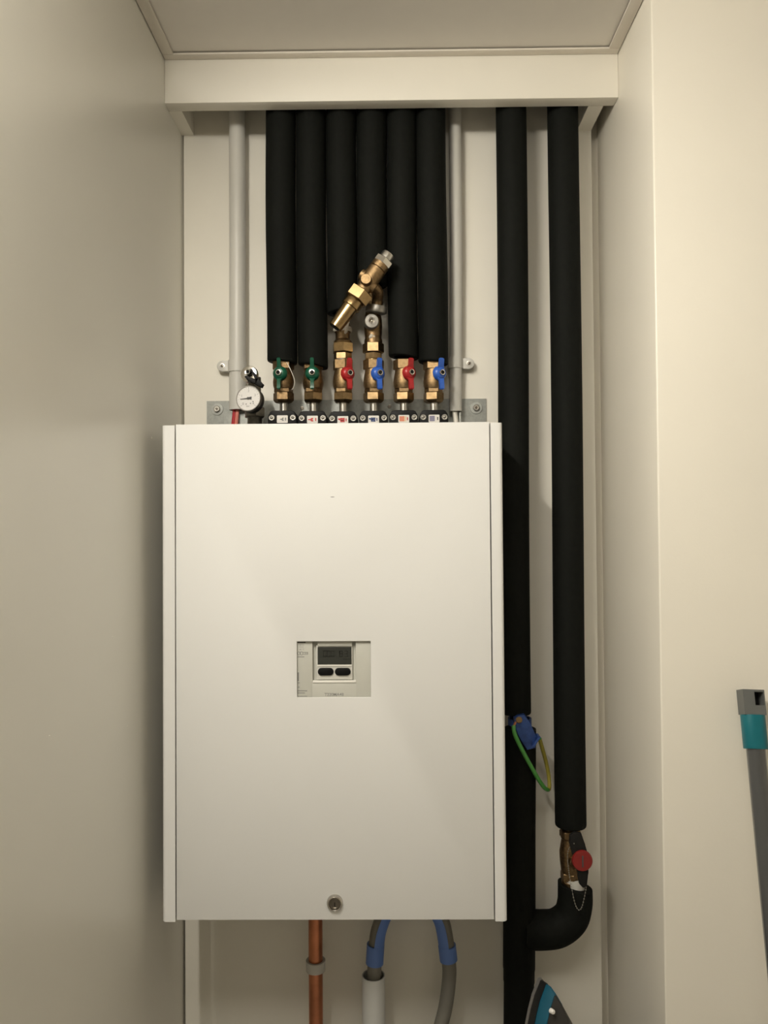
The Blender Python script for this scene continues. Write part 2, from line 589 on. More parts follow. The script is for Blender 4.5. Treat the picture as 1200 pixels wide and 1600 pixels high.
# ------------------------------------------------------------------ mounting rail
k = PANEL / 1200
r0, r1 = at(323.5, 627, PANEL), at(759.5, 624, PANEL)
t = thing('mounting_rail', 'grey galvanised steel mounting rail on the wall above the cabinet', 'bracket', ((r0.x + r1.x) / 2, PANEL, 1.60))
zt = r0.z
m = MB()
m.box((r0.x, PANEL - 0.003, 1.60), (r1.x, PANEL - 0.0003, zt), bev=0.0006)
m.build('plate', 'galvanised', t)
for xa, xb in ((353.5, 415), (716, 719)):
    a, b = at(xa, 646, PANEL), at(xb, 646, PANEL)
    MB().box((a.x, PANEL - 0.020, 1.60), (b.x, PANEL - 0.0172, at(400, 645.5, PANEL - 0.02).z), bev=0.0005).build('flange', 'galvanised', t)
for sx, sy in ((339.5, 639.5), (744, 637.5)):
    c = at(sx, sy, PANEL - 0.003)
    c.y = PANEL - 0.003
    ww = MB().lathe(c, FR, [(0.0108, 0), (0.0112, 0.0006), (0.0108, 0.0016), (0.0062, 0.0019)], 28).build('washer', 'galvanised', t)
    m = MB()
    m.lathe(c, FR, [(0.0062, 0.0015), (0.0060, 0.0040), (0.0045, 0.0052), (0.0026, 0.0052), (0.0024, 0.0030)], 24)
    m.build('screw', 'steel', ww)
    MB().lathe(c + FR * 0.0032, FR, [(0.0024, 0), (0.0020, 0.0006)], 6).build('screw_recess', 'lock_dark', ww)
for hx, hy in ((472, 638), (608.5, 635.5)):
    c = at(hx, hy, PANEL - 0.003)
    c.y = PANEL - 0.003
    MB().lathe(c, FR, [(0.0036, 0), (0.0036, 0.0005), (0.0026, 0.0006), (0.0024, 0.0002)], 16).build('hole_rim', 'lock_dark', t)

# ------------------------------------------------------------------ pipe clamp blocks with stickers
BF = 1.312
kb = BF / 1200
BLK = [(441, 652.8), (488, 653.4), (535.5, 654.0), (583.5, 653.2), (630.7, 652.2), (678, 651.8)]
BLAB = ['black pipe clamp block with grey tap sticker', 'black pipe clamp block with red tap sticker on white',
        'black pipe clamp block with solid red sticker', 'black pipe clamp block with navy blue sticker',
        'black pipe clamp block with orange sticker', 'black pipe clamp block with grey violet sticker']
for i, (bx, by) in enumerate(BLK):
    c = at(bx, 653, BF)
    zc = at(bx, by, BF).z
    hw = 22.6 * kb
    top = zc + 11.6 * kb
    t = thing('clamp_block', BLAB[i], 'clamp', (c.x, BF + 0.03, 1.612), 'six black clamp blocks along the cabinet top')
    z0 = 1.612
    poly = [(-hw, z0), (hw, z0), (hw, top - 0.011), (hw - 0.0012, top - 0.007), (hw - 0.0045, top - 0.0015), (hw - 0.0085, top),
            (-hw + 0.0085, top), (-hw + 0.0045, top - 0.0015), (-hw + 0.0012, top - 0.007), (-hw, top - 0.011)]
    MB().prism(poly, (c.x, BF + 0.058, 0), X_, Z_, FR, 0.058, bev=0.0016).build('block', 'plastic_black', t, ang=40)
    for s in (-1, 1):
        q = Vector((c.x + s * 16.7 * kb, BF, zc))
        sc = MB().lathe(q, FR, [(0.0050, 0), (0.0052, 0.0007), (0.0044, 0.0016), (0.0034, 0.0016), (0.0030, 0.0004)], 20).build('screw', 'steel', t)
        MB().lathe(q + FR * 0.0003, FR, [(0.0030, 0), (0.0012, 0.0009)], 8).build('screw_recess', 'steel_dark', sc)
    # sticker
    q = Vector((c.x + 0.2 * kb, BF - 0.0003, zc - 2.2 * kb))
    st = MB().prism(rrect(17 * kb, 12 * kb, 1.3 * kb), q, X_, Z_, FR, 0.0004).build('sticker', 'sticker_white', t)
    q2 = q + FR * 0.0004

    def ink(poly, m_):
        MB().prism([(a * kb, b * kb) for a, b in poly], q2, X_, Z_, FR, 0.00015).build('print', m_, st)

    def rect(x0, y0, x1, y1):
        return [(x0, y0), (x1, y0), (x1, y1), (x0, y1)]
    tap = [(-7, 0.5), (-3, 0.8), (-1.5, 2.6), (1.2, 2.6), (1.2, 1.0), (-0.2, -0.4), (1.4, -1.2), (1.4, -3.2), (-1.8, -3.0), (-3.4, -1.2), (-7, -0.8)]
    arrow = [(5.2, 2.8), (6.6, 0.8), (6.0, 0.8), (6.0, -2.4), (4.4, -2.4), (4.4, 0.8), (3.8, 0.8)]
    if i == 0:
        ink([(a * 0.7 + 1.2, b * 0.9) for a, b in tap], 'ink_grey')
        ink(arrow, 'ink_grey')
    elif i == 1:
        ink(tap, 'ink_red')
        ink(arrow, 'ink_red')
    elif i == 2:
        ink([(-7.4, 2.4), (-4, 2.4), (-4, 3.2), (3.0, 3.2), (3.0, -3.6), (-4, -3.6), (-4.4, -0.8), (-7.4, 0.2)], 'ink_red')
        ink(rect(-3, -1.6, 0.6, -0.4), 'sticker_white')
        ink(arrow, 'ink_red')
    elif i == 3:
        ink([(-7.4, 2.2), (-4, 2.2), (-4, 3.0), (3.0, 3.0), (3.0, -3.6), (-4, -3.6), (-4.4, -0.6), (-7.4, 0.2)], 'ink_navy')
        ink(rect(-3, -0.4, 0.6, 0.8), 'sticker_white')
        ink(arrow, 'ink_navy')
    elif i == 4:
        ink(rect(-6.8, -4.0, 0.8, 4.0), 'ink_orange')
        ink(rect(0.8, -4.0, 4.0, 4.0), 'ink_cream')
        ink([(a + 0.6, b) for a, b in arrow], 'ink_red')
    else:
        ink(rect(-7.0, -4.2, 1.0, 4.2), 'ink_violet')
        ink([(a + 0.4, b) for a, b in arrow], 'ink_dark')

# ------------------------------------------------------------------ ball valves
VY = 1.345
kv = VY / 1200


def rotz(v, a):
    return Vector((v.x * math.cos(a) - v.y * math.sin(a), v.x * math.sin(a) + v.y * math.cos(a), v.z))


def ball_valve(x, hc, label, rot, hexrot, m_handle, group, dy=0.0, wingw=1.1, body='brass_cast', dark='brass', wide=1.12):
    """x: pixel column of the axis; hc: handle pixel row"""
    def z(y):
        return at(x, y + dy, VY).z
    c = at(x, 600, VY)
    ax = Vector((c.x, VY, 0))
    t = thing('ball_valve', label, 'valve', (c.x, VY, z(652)), group)
    A = lambda y: Vector((c.x, VY, z(y)))
    MB().lathe(A(657), Z_, [(0.0068, 0), (0.0068, z(624) - z(657))], 20).build('pipe_stub', 'steel', t)
    global RADIAL
    m = MB()
    h = z(614) - z(630)
    RADIAL = 1.05
    m.lathe(A(630), Z_, [(0.0120, 0), (0.0150, 0.0018), (0.0172, 0.0050), (0.0172, h - 0.0012), (0.0158, h)], 6, True, hexrot)
    m.build('union_nut', dark, t, ang=20)
    RADIAL = wide
    MB().hexa(A(614), Z_, 0.0142, z(607.5) - z(614), 0.0008, hexrot + 0.2).build('body_nut', body, t, ang=20)
    zz = [z(608), z(603), z(597), z(588), z(582), z(577.5)]
    z0 = zz[0]
    m = MB()
    m.lathe(A(608), Z_, [(0.0142, 0), (0.0156, zz[1] - z0), (0.0160, zz[2] - z0), (0.0148, zz[3] - z0), (0.0136, zz[4] - z0), (0.0134, zz[5] - z0)], 28)
    d = rotz(FR, rot)
    RADIAL = 1.0
    m.lathe(Vector((c.x, VY, z(hc))) + d * 0.009, d, [(0.0085, 0), (0.0080, 0.0050), (0.0062, 0.0085)], 20)
    m.build('body', body, t)
    RADIAL = wide
    MB().hexa(A(578), Z_, 0.0162, z(563) - z(578), 0.0009, hexrot + 0.15).build('end_hexagon', body, t, ang=20)
    RADIAL = 1.0
    # butterfly handle
    hz = z(hc)
    side = rotz(X_, rot)
    hp = Vector((c.x, VY, hz)) + d * 0.0172
    m = MB()
    m.lathe(hp, d, [(0.0112, 0), (0.0128, 0.0016), (0.0124, 0.0050), (0.0092, 0.0092), (0.0066, 0.0104), (0.0045, 0.0104)], 24)
    for s, L in ((1, z(564) - hz), (-1, hz - z(612.5))):
        w0, w1 = 0.0062 * wingw, 0.0042 * wingw
        prof = [(0.0030, 0.0030), (0.0090, 0.0048), (0.0130, 0.0080), (L - 0.002, 0.0096), (L, 0.0092)]
        vs, fs = [], []
        for j, (hh, dd) in enumerate(prof):
            wd = w0 if j < 2 else w1 * (0.95 if j < 4 else 0.6)
            th = 0.0040 if j < 4 else 0.0030
            for sx, dd2 in ((-1, 0), (1, 0), (1, th), (-1, th)):
                vs.append(hp + Z_ * (s * hh) + side * (sx * wd) + d * (dd + dd2 - 0.001))
        for j in range(len(prof) - 1):
            for q in range(4):
                q2 = (q + 1) % 4
                fs.append((j * 4 + q, j * 4 + q2, (j + 1) * 4 + q2, (j + 1) * 4 + q))
        fs += [(3, 2, 1, 0), tuple(range((len(prof) - 1) * 4, len(prof) * 4))]
        m.add(vs, fs)
    hd = m.build('handle', m_handle, t, ang=40, bev=0.0)
    tip = hp + d * 0.0104
    nn = MB().lathe(tip, d, [(0.0050, -0.001), (0.0052, 0.002), (0.0048, 0.0036), (0.0034, 0.0038), (0.0031, 0.0018)], 20, False).build('handle_nut', 'chrome', hd)
    MB().lathe(tip + d * 0.0022, d, [(0.0031, 0), (0.0020, 0.0004), (0.0016, 0.0014), (0.0010, 0.0016)], 16).build('spindle', 'lever_black', hd)
    return t, A


GV = 'six brass ball valves above the cabinet'
D2R = math.radians
ball_valve(443, 587, 'brass ball valve with green handle, the leftmost of the six', D2R(-9), 0.52, 'handle_green', GV, wingw=0.75, body='brass_dark', dark='brass_dark', wide=1.16)
ball_valve(489.3, 587, 'brass ball valve with green handle, second from the left', D2R(2), 0.1, 'handle_green', GV, wingw=0.8, body='brass_dark', wide=1.16)
v3, A3 = ball_valve(536.0, 587, 'brass ball valve with red handle under the slanted brass nozzle', D2R(28), 0.1, 'handle_red', GV, dark='brass')
v4, A4 = ball_valve(583.6, 587, 'brass ball valve with blue handle below the round front plug', D2R(24), 0.45, 'handle_blue', GV)
ball_valve(630.5, 586, 'brass ball valve with red handle, second from the thin white conduit', D2R(28), 0.35, 'handle_red', GV)
ball_valve(677.3, 586.5, 'brass ball valve with blue handle next to the thin white conduit', D2R(28), 0.25, 'handle_blue', GV)

# loose seal wire on the leftmost valve
pts = smooth_path([at(448, 566, 1.318), at(455, 580, 1.316), at(460, 594, 1.318), at(459, 604, 1.321), at(456, 609, 1.324)], 5)
tag(MB().tube(pts, 0.00065, 8).build('seal_wire', 'cable_white'), 'thin pale seal wire loop over the leftmost green valve', 'wire')

# ------------------------------------------------------------------ fittings on top of valves three and four
RADIAL = 1.13
t = thing('pipe_coupling', 'stacked brass hexagon fittings on the red valve, top sealed with hemp', 'fitting', A3(562))
MB().lathe(A3(564.5), Z_, [(0.0140, 0), (0.0148, 0.0006), (0.0148, 0.0014), (0.0138, 0.0020)], 24).build('washer', 'chrome', t)
MB().hexa(A3(562.5), Z_, 0.0142, A3(552.5).z - A3(562.5).z, 0.0008, 0.35).build('hexagon', 'brass', t, ang=20)
MB().hexa(A3(552), Z_, 0.0168, A3(536.5).z - A3(552).z, 0.0012, 0.15).build('union_nut', 'brass_polished', t, ang=20)
MB().lathe(A3(537), Z_, [(0.0138, 0), (0.0142, 0.003), (0.0112, 0.0075), (0.0112, 0.017), (0.0130, 0.020), (0.0140, 0.027), (0.0120, 0.033), (0.0105, 0.041), (0.0100, 0.062)], 24).build('neck', 'brass_dark', t)
m = MB()
m.lathe(A3(519.5), Z_, [(0.0128, 0), (0.0148, 0.002), (0.0150, 0.006), (0.0135, 0.009)], 16)
m.lathe(A3(521) + Vector((0.006, -0.012, 0)), Z_ + X_ * 0.3, [(0.001, -0.004), (0.0030, 0), (0.0022, 0.008), (0.0012, 0.017), (0.0004, 0.020)], 8)
m.build('thread_seal', 'hemp_white', t)

t = thing('pipe_coupling', 'brass and steel fittings above the blue valve with a round front plug', 'fitting', A4(562))
MB().lathe(A4(564.5), Z_, [(0.0140, 0), (0.0148, 0.0006), (0.0148, 0.0014), (0.0138, 0.0020)], 24).build('washer', 'brass_polished', t)
MB().hexa(A4(562.5), Z_, 0.0142, A4(552.5).z - A4(562.5).z, 0.0008, 0.1).build('hexagon', 'brass', t, ang=20)
MB().hexa(A4(552), Z_, 0.0166, A4(537).z - A4(552).z, 0.0012, 0.5).build('union_nut', 'brass', t, ang=20)
MB().lathe(A4(537.5), Z_, [(0.0140, 0), (0.0140, 0.006), (0.0128, 0.010), (0.0136, 0.018), (0.0142, 0.030), (0.0136, 0.042), (0.0128, 0.048), (0.0118, 0.056), (0.0100, 0.072), (0.0100, 0.105)], 24).build('tee_body', 'brass_dark', t)
m = MB()
m.lathe(A4(530) + Vector((-0.004, -0.0128, 0)), Z_ + X_ * 0.4, [(0.0010, -0.004), (0.0034, 0), (0.0026, 0.005), (0.0008, 0.009)], 8)
m.lathe(A4(530) + Vector((0.002, -0.0126, 0.001)), Z_ - X_ * 0.7, [(0.0010, -0.003), (0.0024, 0), (0.0018, 0.003), (0.0006, 0.005)], 8)
m.build('thread_seal', 'hemp_white', t)
c = at(580.5, 502, 1.322)
dpl = Vector((0.10, -1, -0.06)).normalized()
pl = MB().lathe(c, dpl, [(0.0118, -0.012), (0.0118, -0.004), (0.0110, -0.003), (0.0110, 0.0035), (0.0100, 0.0046), (0.0056, 0.0048), (0.0048, 0.0030)], 28).build('front_plug', 'steel_dull', t)
MB().lathe(c + dpl * 0.0028, dpl, [(0.0046, 0), (0.0030, 0.0012), (0.0014, 0.0024), (0.0006, 0.0026)], 16).build('plug_screw', 'chrome', pl)
c = at(587.2, 489, 1.327)
ax = Vector((0.14, -0.12, 1)).normalized()
m = MB()
m.lathe(c, ax, [(0.0140, -0.001), (0.0160, 0.0005), (0.0165, 0.0020), (0.0165, 0.0100), (0.0158, 0.0118), (0.0118, 0.0122)], 36)
m.build('knurled_ring', 'steel_dull', t)

# ------------------------------------------------------------------ slanted brass safety valve
PY = 1.295
RADIAL = 1.17
a0, a1 = at(523.5, 512, PY - 0.006), at(604.5, 401, PY)
ax = (a1 - a0)
L = ax.length
ax = ax / L
t = thing('safety_valve', 'slanted brass safety valve with chrome cap in front of the black pipes', 'valve', at(588, 470, 1.32))
pos = lambda s: a0 + ax * (L * s)
MB().lathe(pos(0), ax, [(0.0092, 0), (0.0102, 0.0008), (0.0112, 0.020), (0.0120, L * 0.29)], 28).build('nozzle', 'brass_polished', t)
MB().lathe(pos(0.0) - ax * 0.0002, ax, [(0.0070, 0.0), (0.0066, 0.0006)], 24).build('nozzle_bore', 'black_hole', t)
MB().lathe(pos(0.285), ax, [(0.0134, 0), (0.0144, 0.001), (0.0144, L * 0.09), (0.0136, L * 0.10)], 28).build('collar', 'brass_polished', t)
MB().hexa(pos(0.385), ax, 0.0188, L * 0.13, 0.0012, 0.26).build('outlet_nut', 'brass_polished', t, ang=20)
m = MB()
m.lathe(pos(0.51), ax, [(0.0110, 0), (0.0106, L * 0.05), (0.0124, L * 0.10), (0.0132, L * 0.16), (0.0130, L * 0.22), (0.0130, L * 0.30), (0.0112, L * 0.305), (0.0112, L * 0.312), (0.0128, L * 0.318), (0.0128, L * 0.38)], 28)
# cross boss to the upper left and inlet branch to lower right
left = Vector((-ax.z, 0, ax.x)).normalized()
m.lathe(pos(0.67), left, [(0.0090, 0), (0.0084, 0.0150), (0.0076, 0.0185), (0.0060, 0.0190)], 20)
m.lathe(pos(0.62), -left, [(0.0098, 0), (0.0092, 0.010), (0.0072, 0.0165)], 20)
m.build('body', 'brass_cast', t)
c = at(573.3, 443.5, PY)
RADIAL = 0.95
MB().lathe(Vector((c.x, PY - 0.006, c.z)), Vector((-0.05, -1, 0.05)), [(0.0104, 0), (0.0098, 0.0120), (0.0092, 0.0175), (0.0086, 0.0182)], 28).build('front_boss', 'brass_cast', t)
RADIAL = 1.1
MB().hexa(pos(0.885), ax, 0.0150, L * 0.075, 0.0010, 0.1).build('cap_nut', 'chrome', t, ang=20)
MB().lathe(pos(0.955), ax, [(0.0104, 0), (0.0104, L * 0.065), (0.0096, L * 0.082), (0.0070, L * 0.088)], 24).build('cap', 'steel', t)
RADIAL = 1.0
st = smooth_path([pos(0.64) - left * 0.008, at(591.0, 456, 1.306), at(590.0, 468, 1.318), at(588.5, 481, 1.326)], 4)
MB().tube(st, [0.0088] * (len(st) - 4) + [0.0095] * 4, 18).build('inlet_stub', 'brass_dark', t)

# ------------------------------------------------------------------ conduits, clips, cables
CY = 1.377
c1t, c1b = at(371.0, 300, CY), at(371.0, 641, CY)
o = MB().tube([(c1t.x, CY, CEIL), (c1t.x, CY, (CEIL + c1b.z) / 2), (c1b.x, CY, c1b.z)], 0.0146, 28, ri=0.0130).build('conduit', 'pvc_white')
tag(o, 'wide round white plastic conduit on the left behind the pressure gauge', 'conduit', 'white plastic conduits')
CY2 = 1.384
c2t, c2b = at(712.0, 300, CY2), at(712.0, 643, CY2)
o = MB().tube([(c2t.x, CY2, CEIL), (c2t.x, CY2, (CEIL + c2b.z) / 2), (c2b.x, CY2, c2b.z)], 0.0112, 24, ri=0.0096).build('conduit', 'pvc_white')
tag(o, 'thin round white plastic conduit right of the blue-handled valves', 'conduit', 'white plastic conduits')


def clip(cx, cyy, r, ya, yb, side, ex, ey, label):
    za, zb = at(600, ya, cyy).z, at(600, yb, cyy).z
    t = thing('pipe_clip', label, 'clip', (cx, cyy, zb), 'white pipe clips')
    m = MB()
    m.tube([(cx, cyy, zb), (cx, cyy, (za + zb) / 2), (cx, cyy, za)], r + 0.0018, 28, ri=r + 0.0002)
    m.build('band', 'pvc_white', t)
    e = at(ex, ey, PANEL)
    er = 0.0098
    h = 0.015
    m = MB()
    x_in = cx + side * (r - 0.001)
    n = 12
    poly = []
    for q in range(n + 1):
        a = -math.pi / 2 + math.pi * q / n
        poly.append((side * er * math.cos(a), er * math.sin(a)))
    poly += [(x_in - e.x, er), (x_in - e.x, -er)]
    m.prism(poly, (e.x, PANEL - 0.0003, e.z), X_, Z_, FR, h, bev=0.0012)
    ear = m.build('ear', 'pvc_white', t, ang=40)
    s = MB().lathe((e.x, PANEL - h - 0.0002, e.z), FR, [(0.0044, 0), (0.0044, 0.0006), (0.0034, 0.0007), (0.0030, 0.0002)], 18).build('screw', 'steel', t)
    MB().lathe((e.x, PANEL - h - 0.0003, e.z), FR, [(0.0030, 0), (0.0022, 0.0004)], 12).build('screw_recess', 'lock_dark', s)


clip(c1b.x, CY, 0.0146, 561.5, 579.5, -1, 350, 574.5, 'white pipe clip on the wide left conduit')
clip(c2b.x, CY2, 0.0112, 560, 577, 1, 731.5, 570.5, 'white pipe clip on the thin right conduit')

p = smooth_path([at(366, 628, CY), at(366, 645, CY - 0.003), at(363.5, 668, CY - 0.006), at(362, 690, CY - 0.01)], 5)
tag(MB().tube(p, 0.0032, 10).build('cable', 'wire_red'), 'dark red wire running from the left conduit into the cabinet', 'wire', 'wires from the left conduit')
p = smooth_path([at(371, 628, CY), at(370.7, 645, CY - 0.004), at(368.8, 668, CY - 0.006), at(367.5, 690, CY - 0.01)], 5)
tag(MB().tube(p, 0.0034, 10).build('cable', 'wire_pink'), 'salmon pink wire running from the left conduit into the cabinet', 'wire', 'wires from the left conduit')
p = smooth_path([at(711, 630, CY2), at(711, 646, CY2 - 0.002), at(712.5, 660, CY2 - 0.004), at(714, 690, CY2 - 0.01)], 5)
tag(MB().tube(p, 0.0046, 12).build('cable', 'cable_white'), 'white cable running from the thin right conduit into the cabinet', 'cable')

# ------------------------------------------------------------------ pressure gauge and drain cock
FY = 1.325
fx = at(398, 650, FY).x
t = thing('pressure_gauge', 'round white pressure gauge with black needle on a dark fitting', 'gauge', (fx, FY, at(398, 672, FY).z))
zf = lambda y: at(398, y, FY).z
MB().lathe((fx, FY, zf(675)), Z_, [(0.0125, 0), (0.0125, zf(652) - zf(675)), (0.0140, zf(650) - zf(675))], 24).build('pipe_stub', 'steel_dark', t)
MB().hexa((fx, FY, zf(652.5)), Z_, 0.0182, zf(637) - zf(652.5), 0.0015, 0.3).build('fitting_nut', 'steel_dark', t, ang=20)
MB().lathe((fx, FY, zf(638)), Z_, [(0.0130, 0), (0.0130, 0.016), (0.0110, 0.020), (0.0110, zf(590) - zf(638))], 24).build('riser', 'steel_dark', t)
gd = Vector((-0.20, -1.0, 0.10)).normalized()
gc = at(388.0, 622.5, 1.279)
gu = Z_.cross(gd).normalized()
if gu.x < 0:
    gu = -gu
gv = gd.cross(gu)
if gv.z < 0:
    gv = -gv
MB().lathe(gc, gd, [(0.0085, -0.040), (0.0085, -0.022), (0.0170, -0.021), (0.0216, -0.018), (0.0222, -0.003), (0.0205, -0.0025)], 40).build('case', 'rubber_black', t)
MB().lathe(gc, gd, [(0.0222, -0.006), (0.0222, -0.0005), (0.0216, 0.0012), (0.0204, 0.0012), (0.0200, -0.0004)], 44, False).build('bezel', 'steel_dull', t)
dl = MB().lathe(gc, gd, [(0.0203, -0.0012), (0.0203, 0.0000)], 44).build('dial', 'dial_white', t)
m = MB()
for q in range(21):
    a = math.radians(225 - 270 * q / 20)
    e = gu * math.cos(a) + gv * math.sin(a)
    s = Vector(gd).cross(e)
    r1 = 0.0188
    r0 = 0.0160 if q % 5 == 0 else 0.0174
    wd = 0.00030 if q % 5 == 0 else 0.00018
    o_ = gc + gd * 0.0001
    m.add([o_ + e * r0 - s * wd, o_ + e * r1 - s * wd, o_ + e * r1 + s * wd, o_ + e * r0 + s * wd], [(0, 1, 2, 3)])
m.build('scale', 'ink_grey', dl)
for q in range(5):
    a = math.radians(225 - 270 * q / 4)
    text('numeral', str(q), 0.0058, gc + gd * 0.00015 + (gu * math.cos(a) + gv * math.sin(a)) * 0.0128, gu, gv, 'ink_grey', dl)
text('numeral', 'bar', 0.0046, gc + gd * 0.00015 - gv * 0.0132, gu, gv, 'ink_grey', dl)
m = MB()
for (px, py) in ((-0.0034, -0.0096), (0.0042, -0.0088), (0.0086, -0.0058)):
    m.lathe(gc + gd * 0.0001 + gu * px + gv * py, gd, [(0.0009, 0), (0.0009, 0.0003)], 10)
m.build('dial_dots', 'ink_dark', dl)
a = math.radians(184)
e = gu * math.cos(a) + gv * math.sin(a)
s = gd.cross(e)
m = MB()
o_ = gc + gd * 0.0006
m.prism([(-0.0062, -0.0022), (-0.0056, 0.0024), (-0.002, 0.0014), (0.0, 0.0016), (0.002, 0.0008), (0.0142, 0.0003), (0.0142, -0.0003), (0.002, -0.0008), (0.0, -0.0016)], o_, e, s, gd, 0.0006)
m.lathe(o_, gd, [(0.0022, 0), (0.0020, 0.0014)], 16)
m.build('needle', 'ink_dark', t)

# drain cock above the gauge
t = thing('drain_cock', 'chrome drain cock with black lever above the pressure gauge', 'valve', (fx, FY, zf(600)))
dc = at(389.0, 584.5, 1.292)
dd = Vector((-0.12, -1, 0.10)).normalized()
MB().lathe(dc, dd, [(0.0090, -0.038), (0.0090, -0.012), (0.0132, -0.010), (0.0150, -0.006), (0.0150, -0.001), (0.0134, 0.0020), (0.0070, 0.0032)], 36).build('flange', 'chrome', t)
nz = at(387.0, 581, 1.276)
MB().lathe(nz, dd, [(0.0050, -0.016), (0.0050, 0.0), (0.0044, 0.0012), (0.0031, 0.0010), (0.0029, -0.004)], 24).build('spout', 'chrome', t)
MB().lathe(nz - dd * 0.0015, dd, [(0.0029, 0), (0.0010, 0.0003)], 16).build('spout_bore', 'black_hole', t)
kk = 1.285 / 1200
org = at(395, 592, 1.281)
m = MB()
for pg in ([(382.5, 588.5), (385.5, 587), (402, 594.5), (402, 600), (396, 599), (388, 596.5)],
           [(390.5, 576.5), (394, 577), (400.5, 585.5), (404.5, 593.5), (401, 598), (397.5, 588)],
           [(399, 591), (404, 592), (412.5, 601.5), (409.5, 606.5), (399, 601.5)]):
    m.prism([((x - 395) * kk, -(y - 592) * kk) for x, y in pg], org + Y_ * 0.004, X_, Z_, FR, 0.008, bev=0.0008)
m.build('lever', 'plastic_black', t, ang=40)

# ------------------------------------------------------------------ the cabinet
CF = 1.180
kc = CF / 1200
xl, xr = at(253, 1050, CF).x, at(788.8, 1050, CF).x
dxl, dxr = at(275.0, 1050, CF).x, at(768.3, 1050, CF).x
zt, zb = CAMZ + 0.1612, CAMZ - 0.5968
t = thing('wall_cabinet', 'white metal wall cabinet with a lock and a small display window', 'cabinet', ((xl + xr) / 2, CF + 0.1, zb - 0.003))
CB = 1.386


def side_post(x_out, x_in, sgn):
    """rounded outer edge, runs back to the wall"""
    r = 0.0060
    poly = [(x_in, 0), (x_in, 0.0185)]
    poly += [(x_out - sgn * 0.0016, 0.0185), (x_out - sgn * 0.0016, CB - CF), (x_out, CB - CF), (x_out, r)]
    for q in range(1, 7):
        a = math.pi / 2 * q / 6
        poly.append((x_out - sgn * r * (1 - math.cos(a)), r - r * math.sin(a)))
    m = MB()
    m.prism(poly, (0, CF, zb - 0.0025), X_, Y_, Z_, zt - zb + 0.0012)
    return m


side_post(xl, dxl - 0.0016, -1).build('side_panel', 'cabinet_white', t, ang=25)
side_post(xr, dxr + 0.0018, 1).build('side_panel', 'cabinet_white', t, ang=25)
MB().box((xl + 0.002, CB - 0.003, zb + 0.004), (xr - 0.002, CB - 0.0015, zt - 0.06)).build('back_plate', 'galvanised', t)
# door with window cut out
h0, h1 = at(464, 1046, CF).x, at(579.3, 1046, CF).x
hz1, hz0 = at(522, 1002.2, CF).z, at(522, 1089.8, CF).z
m = MB()
OUT = [(dxl, zb), (dxr, zb), (dxr, zt), (dxl, zt)]
INN = [(h0, hz0), (h1, hz0), (h1, hz1), (h0, hz1)]
TH = 0.018
TI = 0.0035
vs = [(x, CF, z) for x, z in OUT] + [(x, CF, z) for x, z in INN] + [(x, CF + TH, z) for x, z in OUT] + [(x, CF + TI, z) for x, z in INN] + \
     [(x + (0.0016 if i in (0, 3) else -0.0016), CF + TH, z + (0.0016 if i < 2 else -0.0016)) for i, (x, z) in enumerate(OUT)] + \
     [(x + (0.0016 if i in (0, 3) else -0.0016), CF + TI, z + (0.0016 if i < 2 else -0.0016)) for i, (x, z) in enumerate(OUT)]
fs = []
for i in range(4):
    j = (i + 1) % 4
    fs += [(i, j, 4 + j, 4 + i), (i, 8 + i, 8 + j, j), (4 + i, 4 + j, 12 + j, 12 + i), (8 + i, 16 + i, 16 + j, 8 + j),
           (16 + i, 20 + i, 20 + j, 16 + j), (20 + i, 12 + i, 12 + j, 20 + j)]
m.add(vs, fs)
door = m.build('door', 'cabinet_white', t, ang=25, bev=0.0011)
# tiny scratch on the door
c = at(519.5, 776.5, CF)
MB().lathe((c.x, CF - 0.0001, c.z), FR, [(0.0032, 0), (0.0020, 0.0002)], 10, squash=0.2).build('scratch', 'ink_grey', door)
# lock
c = at(523.3, 1410, CF)
c.y = CF
lk = MB().lathe(c, FR, [(0.0124, 0), (0.0124, 0.0016), (0.0112, 0.0052), (0.0098, 0.0060), (0.0092, 0.0056), (0.0090, 0.0040)], 40).build('lock', 'lock_chrome', door)
MB().lathe(c, FR, [(0.0090, 0.0030), (0.0088, 0.0046), (0.0066, 0.0048), (0.0060, 0.0042), (0.0010, 0.0043)], 32).build('lock_core', 'lock_dark', door)
MB().box((c.x - 0.0007, c.y - 0.0047, c.z - 0.0040), (c.x + 0.0007, c.y - 0.0040, c.z + 0.0020)).build('keyhole', 'black_hole', door)

# heat meter behind the window
MF = CF + 0.0050
km = MF / 1200
t2 = thing('heat_meter', 'grey meter with dark display and two oval buttons in the cabinet window', 'meter', ((h0 + h1) / 2, MF + 0.02, hz0 - 0.01))


def mp(x, y, Y=MF):
    return at(x, y, Y)


def plate(name, x0, y0, x1, y1, Y, d, m_, parent, bev=0.0):
    a, b = at(x0, y1, Y), at(x1, y0, Y)
    return MB().box((a.x, Y, a.z), (b.x, Y + d, b.z), bev=bev).build(name, m_, parent)


